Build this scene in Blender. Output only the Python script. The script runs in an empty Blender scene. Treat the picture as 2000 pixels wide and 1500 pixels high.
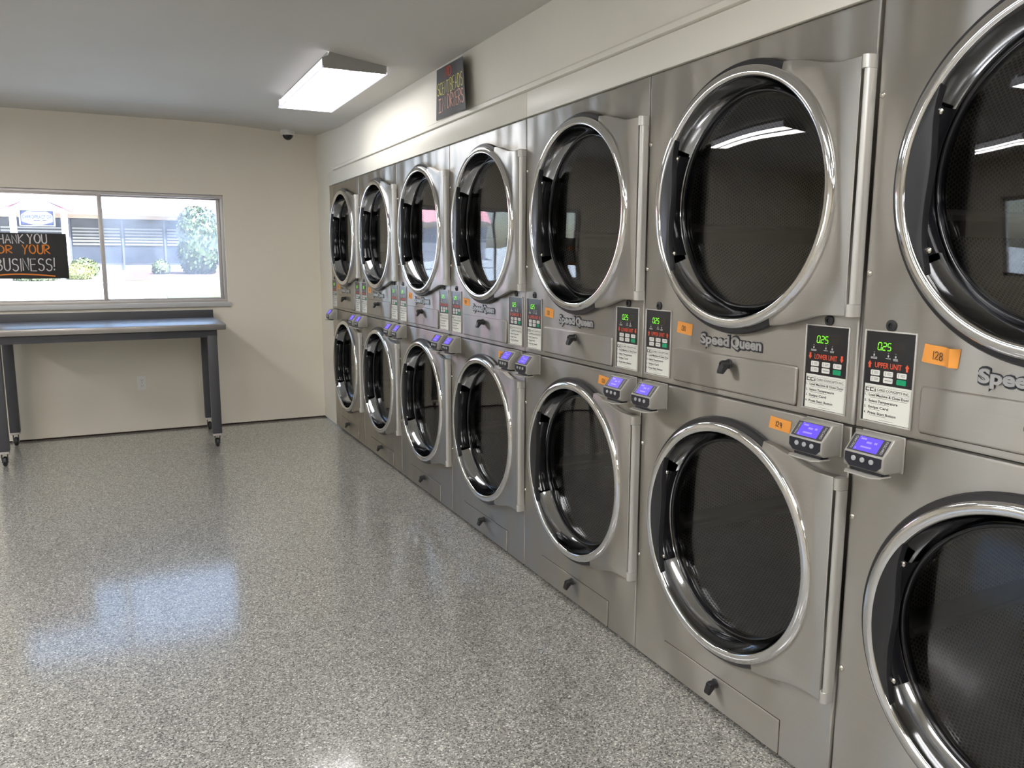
import bpy, bmesh, math, random
from math import sin, cos, pi, radians, sqrt, atan2
from mathutils import Vector, Matrix
random.seed(7)
S = bpy.context.scene
COL = S.collection

# ------------------------------------------------------------------ camera, light, exposure
def make_camera():
    yaw, pitch, roll, F = 0.4571, -0.1540, 0.0032, 1550.75
    f = Vector((sin(yaw) * cos(pitch), cos(yaw) * cos(pitch), sin(pitch)))
    r = Vector((cos(yaw), -sin(yaw), 0)); u = r.cross(f)
    r2 = r * cos(roll) + u * sin(roll); u2 = -r * sin(roll) + u * cos(roll)
    cam = bpy.data.cameras.new('camera'); o = bpy.data.objects.new('camera', cam)
    m = Matrix.Identity(4)
    for i in range(3):
        m[i][0] = r2[i]; m[i][1] = u2[i]; m[i][2] = -f[i]
    m[0][3], m[1][3], m[2][3] = -1.583, 0.0, 1.389
    o.matrix_world = m
    cam.sensor_fit = 'HORIZONTAL'; cam.sensor_width = 36.0
    cam.lens = 36.0 * F / 2000.0; cam.clip_start = 0.02; cam.clip_end = 300
    COL.objects.link(o); S.camera = o
make_camera()

S.view_settings.view_transform = 'Standard'
S.view_settings.look = 'None'
S.view_settings.gamma = 1.0
S.view_settings.use_curve_mapping = False
S.view_settings.exposure = 0.2
S.cycles.max_bounces = 10
S.cycles.diffuse_bounces = 5
S.cycles.glossy_bounces = 6
S.cycles.transparent_max_bounces = 16
S.cycles.transmission_bounces = 8
S.cycles.sample_clamp_indirect = 4.0
S.cycles.caustics_refractive = False
S.cycles.use_denoising = True

LAMP_POWER = 9.0         # radiance of the tube bands of the lamp over the dryers
LAMP_POWER_UNSEEN = 26.0     # the same for the unseen lamps, boosted to fill the room
SUN_POWER = 46.0
SKY_POWER = 0.5

w = bpy.data.worlds.new('sky'); S.world = w; w.use_nodes = True
_n = w.node_tree.nodes; _n.clear()
_sky = _n.new('ShaderNodeTexSky'); _sky.sky_type = 'NISHITA'; _sky.sun_disc = False
_sky.sun_elevation = radians(52); _sky.sun_rotation = radians(200); _sky.air_density = 1.0; _sky.dust_density = 1.5
_bg = _n.new('ShaderNodeBackground'); _bg.inputs['Strength'].default_value = SKY_POWER
_out = _n.new('ShaderNodeOutputWorld')
w.node_tree.links.new(_sky.outputs[0], _bg.inputs[0]); w.node_tree.links.new(_bg.outputs[0], _out.inputs[0])

sun = bpy.data.lights.new('sun', 'SUN'); sun.energy = SUN_POWER; sun.angle = radians(0.6); sun.color = (.77, .88, 1.0)
so = bpy.data.objects.new('sun', sun); COL.objects.link(so)
so.rotation_euler = Vector((-0.45, 0.55, -0.95)).to_track_quat('-Z', 'Y').to_euler()

# ------------------------------------------------------------------ materials
def new_mat(name):
    m = bpy.data.materials.new(name); m.use_nodes = True
    return m, m.node_tree.nodes, m.node_tree.links
def P(name, col, rough=0.5, metal=0.0, spec=0.5, coat=0.0, emit=None, estr=0.0, aniso=0.0):
    m, n, l = new_mat(name); b = n['Principled BSDF']
    b.inputs['Base Color'].default_value = (*col, 1); b.inputs['Roughness'].default_value = rough
    b.inputs['Metallic'].default_value = metal; b.inputs['Specular IOR Level'].default_value = spec
    b.inputs['Coat Weight'].default_value = coat
    if emit:
        b.inputs['Emission Color'].default_value = (*emit, 1); b.inputs['Emission Strength'].default_value = estr
    return m
def node(n, t, **kw):
    x = n.new(t)
    for k, v in kw.items():
        if hasattr(x, k): setattr(x, k, v)
        else: x.inputs[k].default_value = v
    return x
def mth(n, l, op, a, b=None):
    x = n.new('ShaderNodeMath'); x.operation = op
    for i, v in enumerate((a, b)):
        if v is None: continue
        if isinstance(v, (int, float)): x.inputs[i].default_value = v
        else: l.new(v, x.inputs[i])
    return x.outputs[0]

def steel_material():
    m, n, l = new_mat('brushed_steel'); b = n['Principled BSDF']
    geo = n.new('ShaderNodeNewGeometry')
    mp = node(n, 'ShaderNodeMapping'); mp.inputs['Scale'].default_value = (40, 3, 900); l.new(geo.outputs['Position'], mp.inputs['Vector'])
    fine = node(n, 'ShaderNodeTexNoise'); fine.inputs['Scale'].default_value = 1.0; fine.inputs['Detail'].default_value = 2; l.new(mp.outputs[0], fine.inputs['Vector'])
    rmp = node(n, 'ShaderNodeMapRange'); rmp.inputs['To Min'].default_value = 0.37; rmp.inputs['To Max'].default_value = 0.44
    l.new(fine.outputs['Fac'], rmp.inputs['Value']); l.new(rmp.outputs[0], b.inputs['Roughness'])
    cr = node(n, 'ShaderNodeMapRange'); cr.inputs['To Min'].default_value = 0.92; cr.inputs['To Max'].default_value = 1.06; l.new(fine.outputs['Fac'], cr.inputs['Value'])
    mix = n.new('ShaderNodeVectorMath'); mix.operation = 'SCALE'; mix.inputs[0].default_value = (.46, .44, .405)
    l.new(cr.outputs[0], mix.inputs['Scale']); l.new(mix.outputs[0], b.inputs['Base Color'])
    b.inputs['Metallic'].default_value = 1.0; b.inputs['Anisotropic'].default_value = 0.96
    tg = n.new('ShaderNodeTangent'); tg.direction_type = 'RADIAL'; tg.axis = 'Y'; l.new(tg.outputs[0], b.inputs['Tangent'])
    mp2 = node(n, 'ShaderNodeMapping'); mp2.inputs['Scale'].default_value = (1, 3.2, 1.6); l.new(geo.outputs['Position'], mp2.inputs['Vector'])
    wav = node(n, 'ShaderNodeTexNoise'); wav.inputs['Scale'].default_value = 1.3; wav.inputs['Detail'].default_value = 1.0; l.new(mp2.outputs[0], wav.inputs['Vector'])
    bp = n.new('ShaderNodeBump'); bp.inputs['Strength'].default_value = 0.6; bp.inputs['Distance'].default_value = 0.05
    l.new(wav.outputs['Fac'], bp.inputs['Height']); l.new(bp.outputs[0], b.inputs['Normal'])
    return m

def paint_material(name, col, rough=0.7, bump=0.08, scale=55, stain=0.05):
    m, n, l = new_mat(name); b = n['Principled BSDF']
    geo = n.new('ShaderNodeNewGeometry')
    nz = node(n, 'ShaderNodeTexNoise'); nz.inputs['Scale'].default_value = scale; nz.inputs['Detail'].default_value = 4; l.new(geo.outputs['Position'], nz.inputs['Vector'])
    big = node(n, 'ShaderNodeTexNoise'); big.inputs['Scale'].default_value = 1.7; big.inputs['Detail'].default_value = 3; l.new(geo.outputs['Position'], big.inputs['Vector'])
    mr = node(n, 'ShaderNodeMapRange'); mr.inputs['To Min'].default_value = 1 - stain; mr.inputs['To Max'].default_value = 1 + stain; l.new(big.outputs['Fac'], mr.inputs['Value'])
    sc = n.new('ShaderNodeVectorMath'); sc.operation = 'SCALE'; sc.inputs[0].default_value = col; l.new(mr.outputs[0], sc.inputs['Scale']); l.new(sc.outputs[0], b.inputs['Base Color'])
    b.inputs['Roughness'].default_value = rough; b.inputs['Specular IOR Level'].default_value = 0.35
    bp = n.new('ShaderNodeBump'); bp.inputs['Strength'].default_value = bump; bp.inputs['Distance'].default_value = 0.002
    l.new(nz.outputs['Fac'], bp.inputs['Height']); l.new(bp.outputs[0], b.inputs['Normal'])
    return m

def floor_material():
    m, n, l = new_mat('flake_epoxy'); b = n['Principled BSDF']
    geo = n.new('ShaderNodeNewGeometry')
    v = node(n, 'ShaderNodeTexVoronoi'); v.inputs['Scale'].default_value = 230; l.new(geo.outputs['Position'], v.inputs['Vector'])
    sep = n.new('ShaderNodeSeparateColor'); l.new(v.outputs['Color'], sep.inputs[0])
    cr = n.new('ShaderNodeValToRGB'); e = cr.color_ramp; e.interpolation = 'CONSTANT'
    for i, (p, c) in enumerate([(0, (.07, .068, .061)), (.14, (.185, .18, .163)), (.36, (.285, .277, .252)), (.66, (.38, .37, .338)), (.86, (.52, .508, .468)), (.95, (.70, .69, .645))]):
        el = e.elements[0] if i == 0 else (e.elements[1] if i == 1 else e.elements.new(p))
        el.position = p; el.color = (*c, 1)
    l.new(sep.outputs[0], cr.inputs[0])
    v2 = node(n, 'ShaderNodeTexVoronoi'); v2.inputs['Scale'].default_value = 330; l.new(geo.outputs['Position'], v2.inputs['Vector'])
    sep2 = n.new('ShaderNodeSeparateColor'); l.new(v2.outputs['Color'], sep2.inputs[0])
    mr = node(n, 'ShaderNodeMapRange'); mr.inputs['To Min'].default_value = .75; mr.inputs['To Max'].default_value = 1.25; l.new(sep2.outputs[1], mr.inputs['Value'])
    sc = n.new('ShaderNodeVectorMath'); sc.operation = 'SCALE'; l.new(cr.outputs[0], sc.inputs[0]); l.new(mr.outputs[0], sc.inputs['Scale']); l.new(sc.outputs[0], b.inputs['Base Color'])
    b.inputs['Roughness'].default_value = 0.38; b.inputs['Specular IOR Level'].default_value = 0.5; b.inputs['Coat Weight'].default_value = 0.9; b.inputs['Coat Roughness'].default_value = 0.115; b.inputs['Coat IOR'].default_value = 1.7
    bp = n.new('ShaderNodeBump'); bp.inputs['Strength'].default_value = 0.25; bp.inputs['Distance'].default_value = 0.002
    l.new(sep.outputs[1], bp.inputs['Height']); l.new(bp.outputs[0], b.inputs['Normal'])
    return m

def glass_material(name, tint, ior=1.5, haze=0.0, rough=0.0):
    m, n, l = new_mat(name); n.remove(n['Principled BSDF'])
    out = n['Material Output']
    tr = n.new('ShaderNodeBsdfTransparent'); tr.inputs[0].default_value = (*tint, 1)
    gl = n.new('ShaderNodeBsdfGlossy'); gl.inputs['Roughness'].default_value = rough
    fr = n.new('ShaderNodeFresnel'); g0 = n.new('ShaderNodeNewGeometry')      # same reflectance on both faces of a thin pane
    l.new(mth(n, l, 'POWER', ior, mth(n, l, 'SUBTRACT', 1.0, mth(n, l, 'MULTIPLY', g0.outputs['Backfacing'], 2.0))), fr.inputs[0])
    mx = n.new('ShaderNodeMixShader'); l.new(fr.outputs[0], mx.inputs[0]); l.new(tr.outputs[0], mx.inputs[1]); l.new(gl.outputs[0], mx.inputs[2])
    last = mx.outputs[0]
    if haze:
        geo = n.new('ShaderNodeNewGeometry'); nz = node(n, 'ShaderNodeTexNoise'); nz.inputs['Scale'].default_value = 2.2; nz.inputs['Detail'].default_value = 5; nz.inputs['Distortion'].default_value = 1.5
        l.new(geo.outputs['Position'], nz.inputs['Vector'])
        mr = node(n, 'ShaderNodeMapRange'); mr.inputs['From Min'].default_value = .3; mr.inputs['From Max'].default_value = .7; mr.inputs['To Min'].default_value = haze * .4; mr.inputs['To Max'].default_value = haze * 1.6; l.new(nz.outputs['Fac'], mr.inputs['Value'])
        df = n.new('ShaderNodeBsdfTranslucent'); df.inputs[0].default_value = (.85, .9, 1, 1)
        m2 = n.new('ShaderNodeMixShader'); l.new(mr.outputs[0], m2.inputs[0]); l.new(last, m2.inputs[1]); l.new(df.outputs[0], m2.inputs[2]); last = m2.outputs[0]
    l.new(last, out.inputs['Surface'])
    return m

def drum_material():
    m, n, l = new_mat('perforated_steel'); b = n['Principled BSDF']
    uv = n.new('ShaderNodeUVMap'); uv.uv_map = 'uv'
    sp = n.new('ShaderNodeSeparateXYZ'); l.new(uv.outputs[0], sp.inputs[0])
    def cell(ox, oy):
        a = mth(n, l, 'FRACT', mth(n, l, 'ADD', sp.outputs[0], ox)); c = mth(n, l, 'FRACT', mth(n, l, 'ADD', mth(n, l, 'DIVIDE', sp.outputs[1], 1.732), oy))
        dx = mth(n, l, 'SUBTRACT', a, .5); dy = mth(n, l, 'MULTIPLY', mth(n, l, 'SUBTRACT', c, .5), 1.732)
        return mth(n, l, 'SQRT', mth(n, l, 'ADD', mth(n, l, 'MULTIPLY', dx, dx), mth(n, l, 'MULTIPLY', dy, dy)))
    d = mth(n, l, 'MINIMUM', cell(0, 0), cell(.5, .5))
    web = mth(n, l, 'GREATER_THAN', d, .36)
    mx = n.new('ShaderNodeMix'); mx.data_type = 'RGBA'; l.new(web, mx.inputs[0]); mx.inputs[6].default_value = (.006, .006, .006, 1); mx.inputs[7].default_value = (.44, .415, .365, 1)
    l.new(mx.outputs[2], b.inputs['Base Color']); l.new(web, b.inputs['Metallic']); b.inputs['Roughness'].default_value = 0.34
    return m

M = dict(
    steel=steel_material(),
    chrome=P('chrome', (.78, .78, .79), .07, 1.0),
    bowl=P('polished_bowl', (.50, .51, .53), .09, 1.0),
    darkchrome=P('door_back_pan', (.035, .035, .038), .3, .4),  # near-black also stands in for the shadow wedge behind the ring
    black=P('black_plastic', (.014, .014, .016), .38, spec=.5),
    blackgloss=P('black_gloss', (.008, .008, .010), .12),
    rubber=P('black_rubber', (.012, .012, .013), .55),
    alu=P('satin_aluminium', (.56, .55, .52), .4, .6),
    screw=P('screw_steel', (.66, .64, .58), .22, 1.0),
    glass=glass_material('door_glass', (.74, .74, .73), 1.6),
    cabinet=P('cabinet_grey', (.02, .02, .02), .6),
    drum=drum_material(),
    drumback=P('drum_back_plate', (.28, .27, .25), .36, .8),
    face=P('panel_black', (.012, .012, .014), .28),
    facedim=P('led_window', (.022, .019, .018), .2),
    card=P('card_white', (.74, .75, .69), .5),
    ink=P('ink_black', (.015, .015, .018), .6),
    greyink=P('ink_grey', (.30, .30, .30), .6),
    whiteink=P('ink_white', (.55, .55, .55), .5),
    redink=P('ink_red', (.72, .085, .03), .5),
    led=P('led_green', (.02, .1, .0), .4, emit=(.22, 1.0, .03), estr=1.1),
    btn=P('button_white', (.72, .72, .68), .45),
    btngreen=P('button_green', (.0, .30, .13), .4),
    tape=P('orange_tape', (.78, .32, .055), .6),
    marker=P('marker_ink', (.05, .03, .015), .6),
    logo=P('logo_silver', (.42, .425, .43), .3, .55),
    logoedge=P('logo_edge', (.02, .022, .03), .35),
    case=P('reader_case', (.36, .35, .32), .42, .35),
    caseedge=P('reader_bezel', (.52, .51, .47), .38, .35),
    readerface=P('reader_face', (.055, .055, .058), .35),
    readerlow=P('reader_keypad', (.012, .013, .022), .35),
    readerbtn=P('reader_button', (.40, .41, .43), .4),
    screen=P('reader_screen', (.02, .01, .1), .3, emit=(.165, .105, 1.0), estr=.85),
    screentext=P('reader_screen_glow', (.02, .01, .1), .3, emit=(.42, .34, 1.0), estr=.85),
    wall=paint_material('wall_paint', (.74, .69, .59)),
    wallright=paint_material('bulkhead_paint', (.77, .735, .65), .55, .04),
    ceil=paint_material('ceiling_paint', (.55, .53, .485), .75, .05),
    trim=paint_material('trim_paint', (.78, .75, .67), .4, .02),
    gap=P('dark_gap', (.035, .018, .012), .8),
    floor=floor_material(),
    winframe=P('window_aluminium', (.50, .47, .45), .42, .5),
    sill=P('sill_paint', (.50, .50, .50), .45),
    winglass=glass_material('window_glass', (.96, .97, .98), 1.45, haze=.02),
    winglassdirty=glass_material('window_glass_dirty', (.94, .96, .98), 1.45, haze=.10),
    slate=P('slate_paint', (.048, .048, .055), .42),
    benchtop=P('galvanised_top', (.34, .325, .31), .33, .9),
    plate=P('outlet_white', (.74, .73, .68), .4),
    domew=P('dome_white', (.62, .61, .57), .45),
    smoke=P('smoked_dome', (.012, .01, .012), .08),
    lampcase=P('lamp_end_grey', (.36, .365, .35), .5),
    tube=P('lamp_tube_band', (.9, .9, .9), .5, emit=(1.0, .98, .97), estr=LAMP_POWER),
    tubeboost=P('lamp_boosted_tube_band', (.9, .9, .9), .5, emit=(1.0, .98, .97), estr=LAMP_POWER_UNSEEN),  # raised output of the unseen lamps, spares the wall by the seen one
    tubemid=P('lamp_lens_middle', (.85, .85, .9), .5, emit=(.92, .90, 1.0), estr=.66),
    tubeside=P('lamp_lens_side', (.85, .85, .9), .5, emit=(.95, .94, 1.0), estr=.8),
    tubeend=P('lamp_lens_end', (.8, .8, .86), .5, emit=(.86, .85, 1.0), estr=.62),
    poster=P('charcoal_paper', (.062, .056, .056), .75),
    posterback=P('poster_back', (.012, .012, .012), .7),
    board=P('blackboard', (.018, .017, .018), .6),
    chalkw=P('chalk_white', (.62, .60, .60), .9),
    chalko=P('chalk_orange', (.70, .22, .035), .9),
    chalkr=P('chalk_red', (.55, .065, .03), .9),
    chalky=P('chalk_yellow', (.78, .70, .20), .9),
    chalkp=P('chalk_pink', (.85, .46, .35), .9),
)

# ------------------------------------------------------------------ mesh helpers
class MB:
    """collects faces of several materials; build() links them as ONE mesh object"""
    def __init__(s): s.v = []; s.f = []; s.m = []; s.names = []
    def mat(s, name):
        if name not in s.names: s.names.append(name)
        return s.names.index(name)
    def add(s, vs, fs, m):
        o = len(s.v); k = s.mat(m); s.v += [tuple(p) for p in vs]
        for f in fs: s.f.append([i + o for i in f]); s.m.append(k)
        return s
    def box(s, a, b, m, bevel=0.0, seg=2):
        x0, y0, z0 = a; x1, y1, z1 = b
        bm = bmesh.new(); bmesh.ops.create_cube(bm, size=1)
        for q in bm.verts: q.co = Vector(((x0 + x1) / 2 + q.co.x * (x1 - x0), (y0 + y1) / 2 + q.co.y * (y1 - y0), (z0 + z1) / 2 + q.co.z * (z1 - z0)))
        if bevel: bmesh.ops.bevel(bm, geom=bm.edges[:], offset=bevel, segments=seg, profile=.5, affect='EDGES')
        return s.bm(bm, m)
    def bm(s, bm, m):
        bm.normal_update(); bm.verts.index_update()
        s.add([q.co[:] for q in bm.verts], [[q.index for q in f.verts] for f in bm.faces], m); bm.free(); return s
    def lathe(s, prof, m, axis='x', c=(0, 0, 0), n=64, a0=0.0, a1=2 * pi):
        """prof: (radius, along) pairs turned about an axis through c"""
        full = abs(a1 - a0 - 2 * pi) < 1e-6; k = n if full else n + 1; vs = []; fs = []
        for (r, t) in prof:
            for i in range(k):
                a = a0 + (a1 - a0) * i / n; p, q = r * cos(a), r * sin(a)
                vs.append({'x': (c[0] + t, c[1] - p, c[2] + q), 'z': (c[0] + p, c[1] + q, c[2] + t), 'y': (c[0] + p, c[1] + t, c[2] + q)}[axis])
        for j in range(len(prof) - 1):
            for i in range(n):
                i2 = (i + 1) % k if full else i + 1
                fs.append([j * k + i, j * k + i2, (j + 1) * k + i2, (j + 1) * k + i])
        return s.add(vs, fs, m)
    def prism(s, poly, lo, hi, m, to3, bevel=0.0, seg=2, flat=0.0, lim=-1e-4):
        """polygon in 2-D pushed from depth lo (back) to hi (front); to3(a, b, d) -> point; bevels the front rim"""
        bm = bmesh.new()
        back = [bm.verts.new(to3(a, b, lo)) for a, b in poly]; front = [bm.verts.new(to3(a, b, hi)) for a, b in poly]
        ff = bm.faces.new(front); bm.faces.new(back[::-1]); n = len(poly)
        for i in range(n): bm.faces.new((front[i], back[i], back[(i + 1) % n], front[(i + 1) % n]))
        bmesh.ops.recalc_face_normals(bm, faces=bm.faces[:])
        if bevel: bmesh.ops.bevel(bm, geom=list(ff.edges), offset=bevel, segments=seg, profile=.5, affect='EDGES')
        if flat:                                    # a narrow rim round the big face keeps its shading flat
            bm.normal_update(); big = max(bm.faces, key=lambda f: (len(f.verts) > 4, f.calc_area() if f.calc_center_median().x <= lim else 0)); bmesh.ops.inset_region(bm, faces=[big], thickness=flat)
        return s.bm(bm, m)
    def tube(s, pts, r, m, n=8):
        vs = []; fs = []; k = len(pts); P_ = [Vector(p) for p in pts]
        for i, p in enumerate(P_):
            d = (P_[min(i + 1, k - 1)] - P_[max(i - 1, 0)]).normalized()
            a = d.cross(Vector((0, 0, 1)) if abs(d.z) < .9 else Vector((1, 0, 0))).normalized(); b = d.cross(a)
            for j in range(n): t = 2 * pi * j / n; vs.append(p + a * (r * cos(t)) + b * (r * sin(t)))
        for i in range(k - 1):
            for j in range(n): fs.append([i * n + j, i * n + (j + 1) % n, (i + 1) * n + (j + 1) % n, (i + 1) * n + j])
        fs.append(list(range(n))[::-1]); fs.append([(k - 1) * n + j for j in range(n)])
        return s.add(vs, fs, m)
    def build(s, name, parent=None, sharp=35, uv=None):
        me = bpy.data.meshes.new(name); me.from_pydata(s.v, [], s.f)
        for q in s.names: me.materials.append(M[q])
        for p, k in zip(me.polygons, s.m): p.material_index = k; p.use_smooth = True
        bm = bmesh.new(); bm.from_mesh(me); bmesh.ops.recalc_face_normals(bm, faces=bm.faces[:]); bm.to_mesh(me); bm.free()
        if uv:
            L = me.uv_layers.new(name='uv')
            for lp in me.loops: L.data[lp.index].uv = uv[lp.vertex_index]
        me.update(); me.set_sharp_from_angle(angle=radians(sharp))
        o = bpy.data.objects.new(name, me); COL.objects.link(o)
        if parent: o.parent = parent
        return o

def tag(o, label=None, cat=None, group=None, kind=None):
    if label: o['label'] = label
    if cat: o['category'] = cat
    if group: o['group'] = group
    if kind: o['kind'] = kind
    return o
def empty(name, loc):
    o = bpy.data.objects.new(name, None); o.empty_display_size = .1; o.location = loc; COL.objects.link(o); return o
def struct(mb, name, parent=None): return tag(mb.build(name, parent), kind='structure')

_text_cache = {}
def text_polys(txt, bold=0.0):
    """outline text as 2-D mesh, unit size: verts, faces, (width, ymin, ymax)"""
    if (txt, bold) in _text_cache: return _text_cache[(txt, bold)]
    cu = bpy.data.curves.new('t', 'FONT'); cu.body = txt; cu.size = 1; cu.offset = bold; cu.resolution_u = 3; cu.fill_mode = 'FRONT'
    o = bpy.data.objects.new('t', cu); me = bpy.data.meshes.new_from_object(o)
    vs = [(v.co.x, v.co.y) for v in me.vertices]; fs = [list(p.vertices) for p in me.polygons]
    bpy.data.objects.remove(o); bpy.data.curves.remove(cu); bpy.data.meshes.remove(me)
    xs = [p[0] for p in vs]; ys = [p[1] for p in vs]
    r = (vs, fs, min(xs), max(xs), min(ys), max(ys)); _text_cache[(txt, bold)] = r; return r
def put_text(mb, txt, m, to3, a0, a1, b0, b1=None, bold=0.0, d=0.0, thick=0.0):
    """text fitted between a0..a1 across, baseline b0, cap top b1; to3(a,b,d)"""
    vs, fs, x0, x1, y0, y1 = text_polys(txt, bold)
    sx = (a1 - a0) / (x1 - x0); cap = .69; sy = (b1 - b0) / cap if b1 is not None else sx
    pts = [(a0 + (x - x0) * sx, b0 + y * sy) for x, y in vs]
    mb.add([to3(a, b, d) for a, b in pts], fs, m)
    if thick:
        n = len(pts); mb.add([to3(a, b, d - thick) for a, b in pts], [f[::-1] for f in fs], m)
        cnt = {}
        for f in fs:
            for i in range(len(f)):
                e = (f[i], f[(i + 1) % len(f)]); cnt[tuple(sorted(e))] = cnt.get(tuple(sorted(e)), 0) + 1
        vv = [to3(a, b, d) for a, b in pts] + [to3(a, b, d - thick) for a, b in pts]
        mb.add(vv, [[i, j, j + n, i + n] for (i, j), c in cnt.items() if c == 1], m)

# hand-lettered strokes on a 0..1 grid
def arc(cx, cy, rx, ry, a0, a1, n=9): return [(cx + rx * cos(radians(a0 + (a1 - a0) * i / n)), cy + ry * sin(radians(a0 + (a1 - a0) * i / n))) for i in range(n + 1)]
GL = {
 'A': [[(0, 0), (.32, 1), (.64, 0)], [(.1, .36), (.54, .36)]],
 'B': [[(0, 0), (0, 1)], [(0, 1)] + arc(.25, .77, .3, .23, 90, -90) + [(0, .53)], [(0, .53)] + arc(.28, .265, .34, .265, 90, -90) + [(0, 0)]],
 'C': [arc(.35, .5, .35, .5, 50, 310, 14)], 'D': [[(0, 0), (0, 1)], [(0, 1)] + arc(.15, .5, .48, .5, 90, -90, 12) + [(0, 0)]],
 'E': [[(.5, 1), (0, 1), (0, 0), (.52, 0)], [(0, .52), (.42, .54)]], 'F': [[(.52, 1), (0, 1), (0, 0)], [(0, .52), (.4, .54)]],
 'H': [[(0, 0), (0, 1)], [(.55, 0), (.55, 1)], [(0, .5), (.55, .52)]], 'I': [[(.05, 0), (.05, 1)]],
 'J': [[(0, 1), (.5, 1)], [(.25, 1), (.25, 0)], [(0, 0), (.5, 0)]],
 'K': [[(0, 0), (0, 1)], [(.55, 1), (0, .45), (.58, 0)]], 'N': [[(0, 0), (0, 1), (.55, 0), (.55, 1)]],
 'O': [arc(.35, .5, .35, .5, 90, 450, 18)], 'R': [[(0, 0), (0, 1)], [(0, 1)] + arc(.25, .75, .32, .25, 90, -90) + [(0, .5), (.58, 0)]],
 'S': [arc(.3, .76, .27, .24, 40, 270, 10) + arc(.3, .265, .28, .265, 90, -150, 10)], 'T': [[(0, 1), (.62, 1)], [(.31, 1), (.31, 0)]],
 'U': [[(0, 1), (0, .3)] + arc(.28, .28, .28, .28, 180, 360, 9) + [(.56, 1)]], 'Y': [[(0, 1), (.28, .52), (.56, 1)], [(.28, .52), (.2, 0)]],
 '!': [[(.06, 1), (.04, .3)], [(.03, .07), (.03, 0)]],
 '0': [arc(.25, .5, .25, .5, 90, 450, 14)], '1': [[(.1, 1), (.06, 0)]], '2': [arc(.25, .74, .24, .26, 160, -20, 9) + [(.0, .02), (.5, .04)]],
 '3': [arc(.22, .76, .24, .24, 140, -80, 9) + arc(.22, .26, .27, .26, 80, -150, 9)], '4': [[(.1, 1), (0, .45), (.45, .5)], [(.42, .95), (.36, 0)]],
 '5': [[(.45, 1), (.08, 1), (.04, .58)] + arc(.2, .32, .27, .32, 100, -140, 9)], '6': [[(.4, 1), (.1, .6)] + arc(.24, .28, .22, .28, 160, 510, 14)],
 '7': [[(0, 1), (.48, 1), (.15, 0)]], '8': [arc(.25, .75, .2, .24, 270, -90, 12) + arc(.25, .26, .25, .26, 90, 450, 14)], '9': [arc(.24, .7, .22, .28, 0, 360, 12) + [(.38, 0)]],
}
def hand(mb, txt, m, to3, a0, a1, b0, b1, wdt, jitter=.04, space=.55, d=0.0):
    segs = []; x = 0
    for ch in txt:
        if ch == ' ': x += space; continue
        g = GL[ch]; dy = random.uniform(-jitter, jitter); sh = random.uniform(-.05, .05)
        for st in g: segs.append([(x + p + sh * q, q + dy) for p, q in st])
        x += max(p for st in g for p, q in st) + .22
    x -= .22; k = (a1 - a0) / x; h = b1 - b0
    for st in segs:
        pts = [Vector((a0 + p * k, b0 + q * h)) for p, q in st]; vs = []; fs = []
        for i, p in enumerate(pts):
            t = (pts[min(i + 1, len(pts) - 1)] - pts[max(i - 1, 0)]).normalized()
            nn = Vector((-t.y, t.x)) * wdt / 2 * random.uniform(.8, 1.15)
            if i == 0: p = p - t * wdt * .4
            if i == len(pts) - 1: p = p + t * wdt * .4
            vs += [p + nn, p - nn]
        for i in range(len(pts) - 1): fs.append([2 * i, 2 * i + 1, 2 * i + 3, 2 * i + 2])
        mb.add([to3(v.x, v.y, d) for v in vs], fs, m)

# ------------------------------------------------------------------ room shell
XL, YB, YF, DW, ZC = -6.2, 7.013, -6.5, 0.876, 2.478
Y0 = 6.5908                                        # far edge of the dryer row
def ceil_z(x, y):
    t = max(0.0, min(1.0, (x + .9) / .9)); t = t * t * (3 - 2 * t)
    return ZC - t * (.088 if y < 6.2 else .088 - .044 * (y - 6.2) / .81)

mb = MB(); mb.add([(XL, YF, 0), (.03, YF, 0), (.03, YB + .03, 0), (XL, YB + .03, 0), (XL, YF, -.1), (.03, YF, -.1), (.03, YB + .03, -.1), (XL, YB + .03, -.1)],
                  [[0, 1, 2, 3], [4, 7, 6, 5], [0, 4, 5, 1], [1, 5, 6, 2], [2, 6, 7, 3], [3, 7, 4, 0]], 'floor'); struct(mb, 'floor')
mb = MB(); xs = [XL, -4, -2, -.9, -.8, -.7, -.6, -.5, -.4, -.3, -.2, -.1, 0, .15]; ys = [YF, -3, 0, 3, 6.2, 6.5, 6.8, YB, YB + .15]
vs = [(x, y, ceil_z(x, y)) for y in ys for x in xs]; nx = len(xs)
mb.add(vs, [[j * nx + i, j * nx + i + 1, (j + 1) * nx + i + 1, (j + 1) * nx + i] for j in range(len(ys) - 1) for i in range(nx - 1)], 'ceil')
mb.box((XL - .2, YF - .2, ZC + .03), (1.3, YB + .3, ZC + .13), 'ceil'); struct(mb, 'ceiling')

WX0, WX1, WZ0, WZ1 = -2.50, -.775, 1.045, 1.912     # far window opening
def wall_with_hole(mb, m, to3, A0, A1, B0, B1, h, depth):
    a0, a1, b0, b1 = h
    q = lambda p, r, s_, t: [(p, s_), (r, s_), (r, t), (p, t)]
    for rect in (q(A0, a0, B0, B1), q(a1, A1, B0, B1), q(a0, a1, B0, b0), q(a0, a1, b1, B1)):
        mb.prism(rect, 0, depth, m, to3)
mb = MB(); wall_with_hole(mb, 'wall', lambda a, b, d: (a, YB + d, b), XL, .16, .014, ZC + .02, (WX0, WX1, WZ0, WZ1), .16); struct(mb, 'wall_back')
mb = MB(); mb.box((XL, YB + .012, 0), (.02, YB + .1, .014), 'gap'); struct(mb, 'trim_1')
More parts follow.
